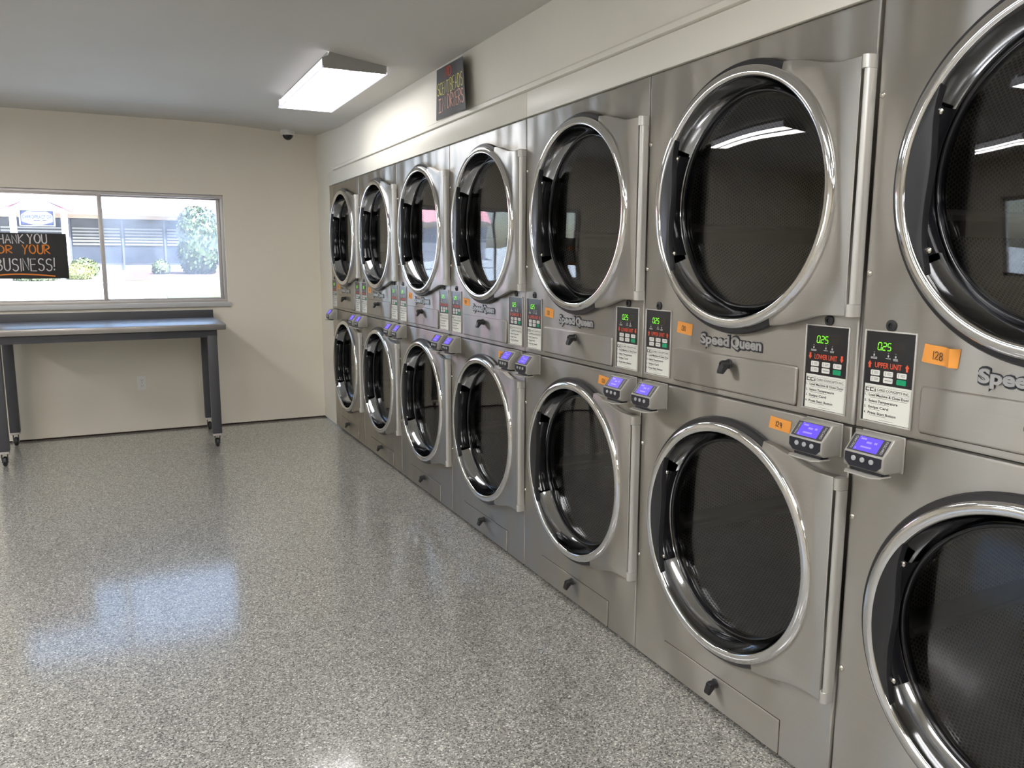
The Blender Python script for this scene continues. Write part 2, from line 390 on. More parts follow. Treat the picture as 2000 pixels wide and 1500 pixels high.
# dryer wall: bulkhead over the row, short return at the far end, long blank run behind the camera
TOP = 1.983; YD = Y0 - 7 * DW - .02
mb = MB(); mb.box((0, YF, TOP), (.1, YB, ZC - .02), 'wallright'); mb.box((0, Y0 + .004, 0.012), (.1, YB, TOP), 'wallright'); mb.box((0, YF, 0), (.1, YD, TOP), 'wallright'); struct(mb, 'wall_right')
mb = MB(); mb.box((-.008, YD, TOP), (0, 3.07, 2.084), 'trim', .0015); mb.box((-.008, 3.0725, TOP), (0, Y0 + .02, 2.084), 'trim', .0015); struct(mb, 'trim_2')
mb = MB()
mb.prism([(0, 2.086), (-.017, 2.090), (-.017, 2.108), (-.010, 2.116), (0, 2.118)], YD, 6.4, 'trim', lambda a, b, d: (a, d, b)); struct(mb, 'trim_3')
LW = (3.4, 5.3, .95, 2.0)                            # street window in the left wall
mb = MB(); wall_with_hole(mb, 'wall', lambda a, b, d: (XL - d, a, b), YF, YB + .16, 0, ZC + .02, LW, .16); struct(mb, 'wall_left')
mb = MB(); mb.box((XL - .16, YF - .16, 0), (.16, YF, ZC + .02), 'wall'); struct(mb, 'wall_front')

# far window: slider with two panes
wf = empty('window_1', (WX0, YB, WZ0)); tag(wf, kind='structure')
def wpart(mb, name, m4=None): o = mb.build(name, wf); o.location = -Vector(wf.location); return o
fy0, fy1 = YB + .03, YB + .10
mb = MB()
mb.box((WX0, fy0, WZ1 - .028), (WX1, fy1, WZ1), 'winframe', .002); mb.box((WX0, fy0, WZ0), (WX1, fy1, WZ0 + .022), 'winframe', .002)
mb.box((WX0, fy0, WZ0 + .022), (WX0 + .045, fy1, WZ1 - .028), 'winframe', .002); mb.box((WX1 - .022, fy0, WZ0 + .022), (WX1, fy1, WZ1 - .028), 'winframe', .002)
wpart(mb, 'window_frame')
def sash(name, x0, x1, y0, gname, gm, wl=.028, wr=.028):
    z0, z1 = WZ0 + .022, WZ1 - .028; mb = MB(); y1 = y0 + .022
    mb.box((x0, y0, z0), (x0 + wl, y1, z1), 'winframe', .002); mb.box((x1 - wr, y0, z0), (x1, y1, z1), 'winframe', .002)
    mb.box((x0 + wl, y0, z0), (x1 - wr, y1, z0 + .012), 'winframe', .001); mb.box((x0 + wl, y0, z1 - .012), (x1 - wr, y1, z1), 'winframe', .001)
    s_ = wpart(mb, name); g = MB(); g.box((x0 + wl, y0 + .009, z0 + .012), (x1 - wr, y0 + .013, z1 - .012), gm); o = g.build(gname, s_); return s_
sash('window_sash', WX0 + .045, -1.668, fy0 + .008, 'window_pane', 'winglass')
sash('window_sash', -1.694, WX1 - .022, fy0 + .036, 'window_pane', 'winglassdirty', wl=.030)
mb = MB(); mb.box((WX0 - .02, YB - .022, WZ0 - .038), (WX1 + .022, YB + .035, WZ0 - .002), 'sill', .003); wpart(mb, 'window_sill')
# left wall window
wl_ = empty('window_2', (XL, LW[0], LW[2])); tag(wl_, kind='structure')
mb = MB()
for a in (LW[0], (LW[0] + LW[1]) / 2 - .03, LW[1] - .06): mb.box((XL - .1, a, LW[2]), (XL - .04, a + .06, LW[3]), 'winframe')
mb.box((XL - .1, LW[0], LW[2]), (XL - .04, LW[1], LW[2] + .05), 'winframe'); mb.box((XL - .1, LW[0], LW[3] - .05), (XL - .04, LW[1], LW[3]), 'winframe')
o = mb.build('window_frame', wl_); o.location = -Vector(wl_.location)
mb = MB(); mb.box((XL - .075, LW[0], LW[2]), (XL - .07, LW[1], LW[3]), 'winglass'); o = mb.build('window_pane', wl_); o.location = -Vector(wl_.location)

# ------------------------------------------------------------------ ceiling lamps
def make_lamp():
    r = empty('ceiling_light', (0, 0, 0))
    L, Wd = 1.23, .34; h = .085; z1 = 0.0; z0 = -h
    mb = MB(); mb.box((-Wd / 2 + .03, -L / 2 + .02, -.03), (Wd / 2 - .03, L / 2 - .02, .012), 'lampcase'); mb.build('lamp_housing', r)
    for sgn in (-1, 1):
        mb = MB(); y = sgn * L / 2
        mm = 'lampcase' if sgn < 0 else 'tubeend'
        poly = [(-Wd / 2, z0), (Wd / 2, z0), (Wd / 2, -.035), (Wd / 2 - .03, -.022), (Wd / 2 - .04, 0), (-Wd / 2 + .04, 0), (-Wd / 2 + .03, -.022), (-Wd / 2, -.035)]
        mb.prism(poly, y - .006 * sgn, y, mm, lambda a, b, d: (a, d, b)); mb.build('end_cap', r)
    mb = MB(); y0, y1 = -L / 2 + .006, L / 2 - .006; a = Wd / 2 - .004
    # wrap-around lens: two bright bands over the tubes, paler middle, bright sides
    xs = [(-a, -.095, 'tubeside'), (-.095 - .0, -.03, 'tube'), (-.03, .03, 'tubemid'), (.03, .095, 'tube'), (.095, a, 'tubeside')]
    for x0, x1, mm in xs:
        mb.add([(x0, y0, z0 + .002), (x1, y0, z0 + .002), (x1, y1, z0 + .002), (x0, y1, z0 + .002)], [[0, 3, 2, 1]], 'tube' if mm == 'tube' else ('tubemid' if mm == 'tubemid' else 'tube'))
    for sx in (-1, 1):
        mb.add([(sx * a, y0, z0 + .002), (sx * a, y1, z0 + .002), (sx * a, y1, -.036), (sx * a, y0, -.036)], [[0, 1, 2, 3]], 'tubeside')
        mb.add([(sx * a, y0, -.036), (sx * a, y1, -.036), (sx * (a - .03), y1, -.022), (sx * (a - .03), y0, -.022)], [[0, 1, 2, 3]], 'tubeside')
    mb.build('lens', r)
    for sx in (-1, 1):
        mb = MB(); mb.box((sx * Wd / 2 - .004, -L / 2, z0 - .001), (sx * Wd / 2 + .004, L / 2, z0 + .010), 'tubeend'); mb.build('lens_edge', r)
    return r
def copy_tree(o, parent=None, skip=()):
    c = o.copy(); COL.objects.link(c); c.parent = parent
    for ch in list(o.children):
        if ch.name.split('.')[0] in skip: continue
        copy_tree(ch, c, skip)
    return c
lamp = make_lamp()
boosted_lens = None
LAMPS = [(-.405, 4.875, 2.45, 'white fluorescent ceiling light with bright lens above the row of dryers'),
         (-2.62, 4.70, ZC, 'white fluorescent ceiling light left of the one above the dryers'),
         (-2.62, 2.20, ZC, 'added unseen ceiling light above the middle of the left floor'),  # unseen like the next one, both added to even the room light
         (-4.85, 2.20, ZC, 'added unseen ceiling light beside the left wall, middle row'),
         (-4.85, 4.70, ZC, 'white fluorescent ceiling light near the left wall window'),
         (-.75, .2, 2.44, 'added unseen ceiling light over the nearest dryers'),  # this and all lamps below are unseen, added to fill the room
         (-2.9, .2, ZC, 'added unseen ceiling light over the middle of the floor'),
         (-5.0, .0, ZC, 'added unseen ceiling light by the left wall, nearer row'),
         (-2.9, -2.4, ZC, 'added unseen ceiling light behind the middle row'),
         (-.9, -2.4, ZC, 'added unseen ceiling light behind the nearest dryers'),
         (-2.9, -4.6, ZC, 'added unseen ceiling light at the front of the room')]
for i, (x, y, z, lab) in enumerate(LAMPS):
    o = lamp if i == 0 else copy_tree(lamp)
    o.location = (x, y, z); tag(o, lab, 'ceiling light', 'ceiling lights')
    if i:
        for ch in o.children:
            if ch.name.split('.')[0] == 'lens':
                if boosted_lens is None:
                    boosted_lens = ch.data.copy()
                    for k, mm in enumerate(boosted_lens.materials):
                        if mm == M['tube']: boosted_lens.materials[k] = M['tubeboost']
                ch.data = boosted_lens
# ------------------------------------------------------------------ stacked dryers
# across = distance s from the far edge of a dryer, up = z, depth d = towards the room
def T(s, z, d=0.0): return (-d, DW / 2 - s, z)
CS, RO = .444, .357                                 # door centre and ring radius
CZ = {'upper': 1.557, 'lower': .5645}
def bx(mb, s0, s1, z0, z1, d0, d1, m, bevel=0.0): return mb.box((-d1, DW / 2 - s1, z0), (-d0, DW / 2 - s0, z1), m, bevel)
def rrect(s0, s1, z0, z1, r, n=4):
    p = []
    for cx, cy, a in ((s1 - r, z1 - r, 0), (s0 + r, z1 - r, 90), (s0 + r, z0 + r, 180), (s1 - r, z0 + r, 270)):
        for i in range(n + 1): t = radians(a + 90 * i / n); p.append((cx + r * cos(t), cy + r * sin(t)))
    return p
def front_panel(which, z0, z1):
    cz = CZ[which]; R = .327; s0, s1 = .0025, DW - .0025
    angs = [2 * pi * i / 120 for i in range(120)] + [atan2(z - cz, s - CS) % (2 * pi) for s in (s0, s1) for z in (z0, z1)]
    angs = sorted(angs); n = len(angs)
    def rect(a, e):
        dx, dz = cos(a), sin(a); t = 1e9
        if dx > 1e-9: t = min(t, (s1 - e - CS) / dx)
        if dx < -1e-9: t = min(t, (s0 + e - CS) / dx)
        if dz > 1e-9: t = min(t, (z1 - e - cz) / dz)
        if dz < -1e-9: t = min(t, (z0 + e - cz) / dz)
        return CS + t * dx, cz + t * dz
    rings = []
    rings.append([T(CS + R * cos(a), cz + R * sin(a), -.03) for a in angs]); rings.append([T(CS + R * cos(a), cz + R * sin(a), 0) for a in angs])
    rings.append([T(CS + (R + .004) * cos(a), cz + (R + .004) * sin(a), 0) for a in angs]); rings.append([T(*rect(a, .0055), 0) for a in angs]); rings.append([T(*rect(a, .0045), 0) for a in angs]); rings.append([T(*rect(a, .001), -.0012) for a in angs]); rings.append([T(*rect(a, 0), -.004) for a in angs]); rings.append([T(*rect(a, 0), -.03) for a in angs])
    vs = [p for r in rings for p in r]; fs = []
    for j in range(len(rings) - 1):
        for i in range(n): fs.append([j * n + i, j * n + (i + 1) % n, (j + 1) * n + (i + 1) % n, (j + 1) * n + i])
    return MB().add(vs, fs, 'steel')
def lathe(mb, which, prof, m, n=96, **k): return mb.lathe([(r, -d) for r, d in prof], m, 'x', (0, DW / 2 - CS, CZ[which]), n, **k)
def dome_screw(s, z, d, r=.0075):
    mb = MB(); mb.lathe([(r, -d), (r * .95, -d - r * .35), (r * .6, -d - r * .65), (r * .3, -d - r * .72), (r * .26, -d - r * .45), (0.0001, -d - r * .45)], 'screw', 'x', (0, DW / 2 - s, z), 14); return mb
def make_door(which, root):
    cz = CZ[which]; hz = .2975                     # half height of the hinge side
    top = [(.606, cz + .338), (.65, cz + .333), (.70, cz + .319), (.745, cz + .306), (.79, cz + .2985), (.851, cz + hz)]
    bot = [(s, 2 * cz - z) for s, z in top][::-1]
    a1 = math.acos((.600 - CS) / .350)
    inner = [(CS + .350 * cos(a), cz + .350 * sin(a)) for a in [-a1 + 2 * a1 * i / 40 for i in range(41)]]
    mb = MB(); mb.prism(top + bot + inner, .004, .026, 'steel', T, .0028, 3, .0007)
    door = mb.build('door', root, 40)
    mb = MB(); lathe(mb, which, [(.349, .002), (.372, .002), (.3735, .012), (.369, .019), (.349, .021)], 'darkchrome'); mb.build('door_back_pan', door)
    mb = MB(); lathe(mb, which, [(.350, .004), (.356, .012), (RO, .024), (.3555, .031), (.3515, .0345), (.3335, .0365), (.3290, .0345), (.3270, .030), (.3262, .018)], 'chrome', 120); mb.build('door_ring', door, 60)
    mb = MB(); lathe(mb, which, [(.3262, .020), (.3235, .006), (.3175, -.012), (.3090, -.028), (.3035, -.036), (.2985, -.0385)], 'bowl', 120); mb.build('door_bowl', door, 80)
    mb = MB(); lathe(mb, which, [(.2985, -.034), (.3005, -.030), (.2985, -.0265), (.2945, -.0275), (.2925, -.033), (.2925, -.046)], 'blackgloss'); mb.build('glass_gasket', door, 80)
    mb = MB(); lathe(mb, which, [(.0001, -.030), (.15, -.0308), (.25, -.0325), (.2935, -.0345), (.2935, -.0395), (.25, -.0375), (.15, -.0358), (.0001, -.035)], 'glass', 72); mb.build('door_glass', door, 60)
    # handle: leaf-shaped black grip on the far side of the ring, with its screws
    th0, th1, N = radians(143), radians(217), 30
    out = [(CS + .3275 * cos(th0 + (th1 - th0) * i / N), cz + .3275 * sin(th0 + (th1 - th0) * i / N)) for i in range(N + 1)]
    inn = []
    for i in range(N + 1):
        t = 1 - i / N; wd = .003 + .052 * sin(pi * t) ** 1.15 * (1 + .10 * sin(2 * pi * t)); a = th0 + (th1 - th0) * t
        inn.append((CS + (.3275 - wd) * cos(a), cz + (.3275 - wd) * sin(a)))
    mb = MB(); mb.prism(out + inn[1:-1], .016, .0355, 'black', T, .002, 2); h = mb.build('door_handle', door)
    mb = MB()
    th0b, th1b = radians(150), radians(210)
    lathe(mb, which, [(.3245, .017), (.302, .017), (.296, .004), (.298, -.022)], 'blackgloss', 24, a0=th0b, a1=th1b); mb.build('handle_backing', h)
    for a in (152, 180, 208):
        sc = dome_screw(CS + .306 * cos(radians(a)), cz + .306 * sin(radians(a)), .0165 if a == 180 else .017, .0075 if a != 180 else .009); sc.build('handle_screw', door)
    # hinge post with end caps
    z0, z1 = cz - hz, cz + hz
    def half(s0, s1, d0, d1, n=8): return [(s0, d0)] + [((s0 + s1) / 2 - (s1 - s0) / 2 * cos(pi * i / n), d0 + (d1 - d0) * (.45 + .55 * sin(pi * i / n))) for i in range(n + 1)] + [(s1, d0)]
    f3 = lambda a, b, d: T(a, d, b)
    mb = MB(); mb.prism(half(.8575, .8765, .003, .030), z0 + .030, z1 - .030, 'alu', f3); rod = mb.build('hinge_post', door)
    for za, zb in ((z1 - .030, z1 + .001), (z0 - .001, z0 + .030)):
        mb = MB(); mb.prism(half(.8515, .8755, .001, .034), za + .0008, zb, 'alu', f3, .0012, 1); mb.build('hinge_cap', door)
    for zz in (cz + .207, cz - .194): dome_screw(.8605, zz, .020, .0055).build('hinge_screw', door)
    return door
def make_drum(which, root):
    cz = CZ[which]; c = (0, DW / 2 - CS, cz); R = .372; n = 120; p = .0115; nv = 8; d0, d1 = .085, .70
    mb = MB(); vs = []; uv = []; fs = []
    per = round(2 * pi * R / p)
    for j in range(nv + 1):
        for i in range(n + 1):
            a = 2 * pi * i / n; dd = d0 + (d1 - d0) * j / nv; vs.append((dd, c[1] - R * cos(a), cz + R * sin(a))); uv.append((per * i / n, dd / p))
    for j in range(nv):
        for i in range(n): q = j * (n + 1) + i; fs.append([q, q + 1, q + n + 2, q + n + 1])
    mb.add(vs, fs, 'drum'); drum = mb.build('drum', root, uv=uv)
    mb = MB(); mb.lathe([(.372, .70), (.33, .705), (.30, .695), (.12, .69), (.10, .70), (.0001, .70)], 'drumback', 'x', c, 64); mb.build('drum_back', drum)
    mb = MB(); mb.lathe([(.288, .045), (.300, .060), (.315, .078), (.374, .083)], 'cabinet', 'x', c, 64); mb.build('drum_opening', drum)
    for k in range(4):
        a = radians(12 + 90 * k); ca, sa = cos(a), sin(a); mb = MB()
        prof = [(R + .002, -.034), (R - .058, -.010), (R - .064, 0), (R - .058, .010), (R + .002, .034)]
        pts = lambda dd: [(dd, c[1] - (r * ca - t * sa), cz + (r * sa + t * ca)) for r, t in prof]
        A, B = pts(.09), pts(.695); mb.add(A + B, [[i, i + 1, i + 6, i + 5] for i in range(4)] + [[0, 1, 2, 3, 4], [9, 8, 7, 6, 5]], 'drumback'); mb.build('drum_rib', drum)
def make_knob(s, z, parent, d=.002):
    mb = MB(); c = (0, DW / 2 - s, z)
    mb.lathe([(.0145, -d), (.0145, -d - .004), (.0115, -d - .006), (.0115, -d - .026), (.009, -d - .031), (.0055, -d - .031), (.005, -d - .027), (.0001, -d - .027)], 'black', 'x', c, 20)
    prof = [(d + .012, z + .004), (d + .027, z + .004), (d + .036, z - .020), (d + .035, z - .027), (d + .029, z - .027), (d + .012, z - .010)]
    mb.prism(prof, DW / 2 - s - .0105, DW / 2 - s + .0105, 'black', lambda a, b, q: (-a, q, b)); mb.build('latch_knob', parent)
def arrow(mb, s, z0, z1, w, d, up, m):
    h = z1 - z0; mid = z1 - h * .5 if up else z0 + h * .5
    pts = [(s - w / 2, mid), (s, z1 if up else z0), (s + w / 2, mid), (s + w / 4, mid), (s + w / 4, z0 if up else z1), (s - w / 4, z0 if up else z1), (s - w / 4, mid)]
    mb.add([T(a, b, d) for a, b in pts], [[0, 1, 2], [6, 3, 4, 5]] if up else [[0, 2, 1], [6, 5, 4, 3]], m)
SEG = {'0': 'abcdef', '2': 'abged', '5': 'afgcd'}
def digit(mb, ch, s, z, w, h, d):
    t = .0021; q = {'a': (0, w, h, h), 'd': (0, w, 0, 0), 'g': (0, w, h / 2, h / 2), 'f': (0, 0, h / 2, h), 'e': (0, 0, 0, h / 2), 'b': (w, w, h / 2, h), 'c': (w, w, 0, h / 2)}
    for k in SEG[ch]:
        x0, x1, y0, y1 = q[k]; g = .0008; lean = .10
        p = [(x0 + g, y0 - t / 2), (x1 - g, y0 - t / 2), (x1 - g, y0 + t / 2), (x0 + g, y0 + t / 2)] if y0 == y1 else [(x0 - t / 2, y0 + g), (x0 + t / 2, y0 + g), (x0 + t / 2, y1 - g), (x0 - t / 2, y1 - g)]
        mb.add([T(s + a + b * lean, z + b, d) for a, b in p], [[0, 1, 2, 3]], 'led')
def control_panel(s0, up, root):
    W_, Z0, Z1 = .131, 1.0165, 1.2285; H = Z1 - Z0; X = lambda f: s0 + f * W_; Zf = lambda f: Z1 - f * H
    mb = MB(); bx(mb, s0, s0 + W_, Z0, Z1, -.002, .0008, 'face'); cp = mb.build('control_panel', root)
    mb = MB(); e = .0035
    for a in ((s0 - e, s0, Z0 - e, Z1 + e), (s0 + W_, s0 + W_ + e, Z0 - e, Z1 + e), (s0, s0 + W_, Z0 - e, Z0), (s0, s0 + W_, Z1, Z1 + e)): bx(mb, *a, 0, .0042, 'alu', .0008)
    mb.build('panel_frame', cp)
    mb = MB(); bx(mb, X(.23), X(.80), Zf(.215), Zf(.105), .0008, .0012, 'facedim')
    s = X(.25)
    for ch in ('0', '2', '5'): digit(mb, ch, s, Zf(.197), .0088, .0168, .0016); s += .0128
    mb.add([T(X(.25) + .0108 + a, Zf(.197) + b, .0016) for a, b in ((-.0009, -.001), (.0009, -.001), (.0009, .0009), (-.0009, .0009))], [[0, 1, 2, 3]], 'led'); mb.build('led_display', cp)
    mb = MB()
    put_text(mb, ('UPPER' if up else 'LOWER') + ' UNIT', 'redink', T, X(.215), X(.76), Zf(.394), Zf(.336), .012, .0013)
    for f_ in (.105, .868): arrow(mb, X(f_), Zf(.405), Zf(.325), .0115, .0013, up, 'redink')
    for fs_, ws in ((.18, .13), (.475, .10), (.625, .09)):     # indicator icons and their small captions
        for f0, f1, k in ((.225, .232, .012), (.247, .270, .025), (.281, .288, ws), (.294, .301, ws)):
            if fs_ == .475 and f0 > .29: continue
            bx(mb, X(fs_ - k / 2), X(fs_ + k / 2), Zf(f1), Zf(f0), .0008, .0011, 'whiteink')
    mb.build('panel_lettering', cp)
    for r, zf in enumerate((.452, .524)):
        for k, sf in enumerate((.235, .505, .775)):
            g = (r, k) == (1, 2); mb = MB(); a, b = X(sf - .093), X(sf + .093); c, d = Zf(zf + .030), Zf(zf - .028)
            mb.prism(rrect(a, b, c, d, .002, 2), .0006, .0022, 'btngreen' if g else 'btn', T)
            if not g:
                if (r, k) == (1, 1): bx(mb, a + .004, b - .002, (c + d) / 2 - .0012, (c + d) / 2 + .0012, .0022, .0024, 'greyink')
                else:
                    bx(mb, a + .004, a + .0055, c + .0022, d - .002, .0022, .0024, 'greyink')
                    for q in (.35, .6): bx(mb, a + .010, b - .0035, c + (d - c) * q, c + (d - c) * q + .0016, .0022, .0024, 'greyink')
            o = mb.build('start_button' if g else 'push_button', cp); 
            if g: o['label'] = 'green start button'
    c0, c1, ct, cb = X(.035), X(.985), Zf(.585), Zf(.995)
    C = lambda f: c0 + f * (c1 - c0); V = lambda f: ct - f * (ct - cb)
    mb = MB(); bx(mb, c0, c1, cb, ct, .0006, .0014, 'card'); d = .0017
    for s_, k in ((.02, .085), (.12, .085)):                    # the supplier's mark: two squared Cs and an i
        bx(mb, C(s_), C(s_ + k), V(.115), V(.095), .0014, d, 'ink'); bx(mb, C(s_), C(s_ + k), V(.20), V(.175), .0014, d, 'ink'); bx(mb, C(s_), C(s_ + .02), V(.20), V(.095), .0014, d, 'ink')
    bx(mb, C(.225), C(.245), V(.20), V(.125), .0014, d, 'ink'); bx(mb, C(.225), C(.245), V(.11), V(.095), .0014, d, 'ink')
    put_text(mb, 'CARD CONCEPTS INC.', 'ink', T, C(.275), C(.97), V(.165), V(.105), .01, d)
    put_text(mb, 'INNOVATIVE PAYMENT SOLUTIONS', 'greyink', T, C(.275), C(.97), V(.205), V(.18), .0, d)
    for f_ in (.06, .235): bx(mb, C(.01), C(.98), V(f_ + .008), V(f_), .0014, d, 'greyink')
    for i, (t, wd, sub) in enumerate((('Load Machine & Close Door', .97, .93), ('Select Temperature', .74, .56), ('Swipe Card', .55, .36), ('Press Start Button', .72, .50))):
        v = .325 + .165 * i
        put_text(mb, str(i + 1) + '.', 'ink', T, C(.015), C(.055), V(v), V(v - .062), .02, d); put_text(mb, t, 'ink', T, C(.105), C(wd), V(v), V(v - .066), .022, d)
        bx(mb, C(.13), C(sub), V(v + .042), V(v + .030), .0014, d, 'greyink')
    bx(mb, C(.36), C(.66), V(.955), V(.945), .0014, d, 'greyink')
    mb.build('instruction_card', cp)
def card_reader(s0, root):
    Wd = .110; s1 = s0 + Wd; prof = [(0, .992), (.034, .9905), (.067, .950), (.067, .919), (.058, .912), (0, .912)]
    bm = bmesh.new(); A = [bm.verts.new(T(s0, z, d)) for d, z in prof]; B = [bm.verts.new(T(s1, z, d)) for d, z in prof]
    bm.faces.new(A); bm.faces.new(B[::-1]); n = len(prof)
    for i in range(n): bm.faces.new((A[i], B[i], B[(i + 1) % n], A[(i + 1) % n]))
    bmesh.ops.recalc_face_normals(bm, faces=bm.faces[:])
    # bottom corners of the front cut off
    bmesh.ops.bevel(bm, geom=bm.edges[:], offset=.0032, segments=2, profile=.5, affect='EDGES')
    mb = MB(); mb.bm(bm, 'case'); cr = mb.build('card_reader', root, 40)
    cr['label'] = 'grey card reader with violet screen'
    mb = MB(); bx(mb, s0 - .003, s1 + .003, .909, .994, 0, .004, 'case', .002); mb.build('back_plate', cr)
    # slanted face in its own frame: f along slope 0..1
    def SL(s, f, d=0.0): x = .034 + .033 * f; z = .9905 - .0405 * f; return T(s, z + d * .62, x + d * .78)
    def slab(m, a0, a1, f0, f1, d, name=None, mb=None):
        mb = mb or MB(); vs = [SL(a0, f1, 0), SL(a1, f1, 0), SL(a1, f0, 0), SL(a0, f0, 0), SL(a0, f1, d), SL(a1, f1, d), SL(a1, f0, d), SL(a0, f0, d)]
        mb.add(vs, [[4, 5, 6, 7], [0, 1, 5, 4], [1, 2, 6, 5], [2, 3, 7, 6], [3, 0, 4, 7]], m)
        if name: return mb.build(name, cr)
        return mb
    slab('readerface', s0 + .006, s1 - .006, .10, .91, .0012, 'screen_surround')
    mb = slab('screen', s0 + .022, s1 - .024, .14, .86, .0020)
    for a0, a1, f0, f1 in ((.10, .34, .22, .30), (.40, .62, .36, .46), (.72, .84, .34, .44), (.06, .10, .14, .20), (.06, .10, .74, .82), (.25, .70, .62, .70)):
        k = (s1 - .024) - (s0 + .022); slab('screentext', s0 + .022 + k * a0, s0 + .022 + k * a1, f0, f1, .0022, mb=mb)
    mb.build('screen', cr)
    mb = MB()                                         # upright lettering at both sides of the screen
    for sc, fl in ((s0 + .016, 1), (s1 - .013, -1)):
        put_text(mb, 'FASCARD', 'whiteink', lambda a, b, d: SL(sc + fl * -b, .5 - fl * a * 1.0, .0016), -.32, .32, -.003, .003, .0)
    mb.build('reader_lettering', cr)
    mb = MB(); zz = lambda f: .9495 - .0285 * f
    poly = [(s0 + .005, .949), (s0 + .005, .929), (s0 + .018, .9175), (s1 - .018, .9175), (s1 - .005, .929), (s1 - .005, .949)]
    mb.prism(poly, .0665, .0685, 'readerlow', T); mb.build('keypad', cr)
    for k in (.28, .50, .72):
        mb = MB(); mb.lathe([(.0060, -.0680), (.0060, -.0708), (.0050, -.0716), (.0001, -.0716)], 'readerbtn', 'x', (0, DW / 2 - (s0 + Wd * k), .9370), 16); mb.build('reader_button', cr)
    mb = MB(); poly = [(s0 + .006, .030), (s0 + .006, .066), (s0 + .018, .083), (s1 - .018, .083), (s1 - .006, .066), (s1 - .006, .030)]
    mb.prism(poly, .9025, .9055, 'caseedge', lambda a, b, d: T(a, d, b)); mb.prism([(s0 + .012, .030), (s0 + .012, .056), (s1 - .012, .056), (s1 - .012, .030)], .9055, .9120, 'readerlow', lambda a, b, d: T(a, d, b))
    mb.build('card_slot', cr)
def make_dryer():
    r = empty('stacked_dryer', (0, 0, 0))
    mb = MB(); x1 = .95; h = DW / 2 - .004
    mb.add([(.03, -h, .05), (x1, -h, .05), (x1, h, .05), (.03, h, .05), (.03, -h, 1.975), (x1, -h, 1.975), (x1, h, 1.975), (.03, h, 1.975)],
           [[0, 3, 2, 1], [4, 5, 6, 7], [0, 1, 5, 4], [1, 2, 6, 5], [2, 3, 7, 6]], 'cabinet')
    mb.box((.03, -h, 0), (x1, h, .05), 'cabinet'); mb.box((.03, -h, .975), (x1, h, 1.005), 'cabinet'); mb.build('cabinet', r)
    for which, z0, z1 in (('upper', .9955, 1.9795), ('lower', .012, .9905)):
        o = front_panel(which, z0, z1).build('front_panel', r, 50)
        make_door(which, r); make_drum(which, r)
        c = CZ[which]
        for zz in (c + .2065, c - .194): dome_screw(.0135, zz, 0).build('panel_screw', r)
    mb = MB(); mb.prism(rrect(.172, .692, 1.0135, 1.1185, .009), -.002, .0065, 'steel', T, .0052, 4, .0007); d = mb.build('lint_drawer', r, 40); make_knob(.434, 1.095, d, .0055)
    mb = MB(); bx(mb, .176, .692 + .0012, 1.0135 - .0016, 1.110, 0, .0003, 'gap'); mb.build('drawer_gap', d)
    mb = MB(); mb.prism(rrect(.175, .699, .0155, .118, .004), -.002, .0036, 'steel', T, .0028, 3, .0007)
    d = mb.build('kick_panel', r, 40); make_knob(.434, .096, d)
    mb = MB(); bx(mb, .175 - .0018, .699 + .0018, .0155 - .0018, .118 + .0018, 0, .0003, 'gap'); mb.build('kick_panel_gap', d)
    for s in (.083, .784):
        mb = MB(); mb.lathe([(.0135, .001), (.0135, -.003), (.011, -.0045), (.006, -.0045), (.0055, -.001), (.0001, -.001)], 'black', 'x', (0, DW / 2 - s, 1.2445), 20); mb.build('panel_lock', r)
    control_panel(.0185, True, r); control_panel(.7165, False, r)
    mb = MB()
    for txt, a, b in (('Speed', .300, .427), ('Queen', .434, .557)):
        z0 = 1.1452
        put_text(mb, txt, 'logoedge', T, a - .0028, b + .0028, z0 - .0028, z0 + .0303, .075, .0016, .0016); put_text(mb, txt, 'logo', T, a, b, z0, z0 + .0275, .038, .0042, .0026)
    mb.build('nameplate', r)
    card_reader(.031, r); card_reader(.736, r)
    return r
def number_tape(root, txt, s0, s1, z0, z1, skew=.0, fold=0.0):
    """a torn strip of orange tape with a hand-written number, right end curling off the panel"""
    N = 14; mb = MB(); vs = []; fs = []
    for j in (0, 1):
        for i in range(N + 1):
            t = i / N; s = s0 + (s1 - s0) * t; d = .0007 + .0012 * sin(pi * t)
            if fold: d = .0010 + .004 * sin(pi * min(t / .8, 1)) + (fold * max(0, min(1, 1 - abs(t - .84) / .16)))
            z = (z1 if j else z0) - skew * t + (random.uniform(-.0012, .0012) if i in (0, N) else 0)
            vs.append(T(s + (.006 * j if i == 0 else (.004 * j if i == N else 0)), z, d))
    for i in range(N): fs.append([i, i + 1, N + 2 + i, N + 1 + i])
    mb.add(vs, fs, 'tape')
    if txt:
        zc = (z0 + z1) / 2; hh = (z1 - z0) * .42; a0 = s0 + (s1 - s0) * .36; a1 = s0 + (s1 - s0) * .62
        hand(mb, txt, 'marker', lambda a, b, d: T(a, b - skew * ((a - s0) / (s1 - s0)), .0028 if not fold else .0075), a0, a1, zc - hh * .55, zc + hh * .45, .0021, .02, .3)
    o = mb.build('number_tape', root); o['label'] = 'torn strip of orange tape' + (' with the handwritten number ' + txt if txt in ('128', '129', '130') else ''); return o

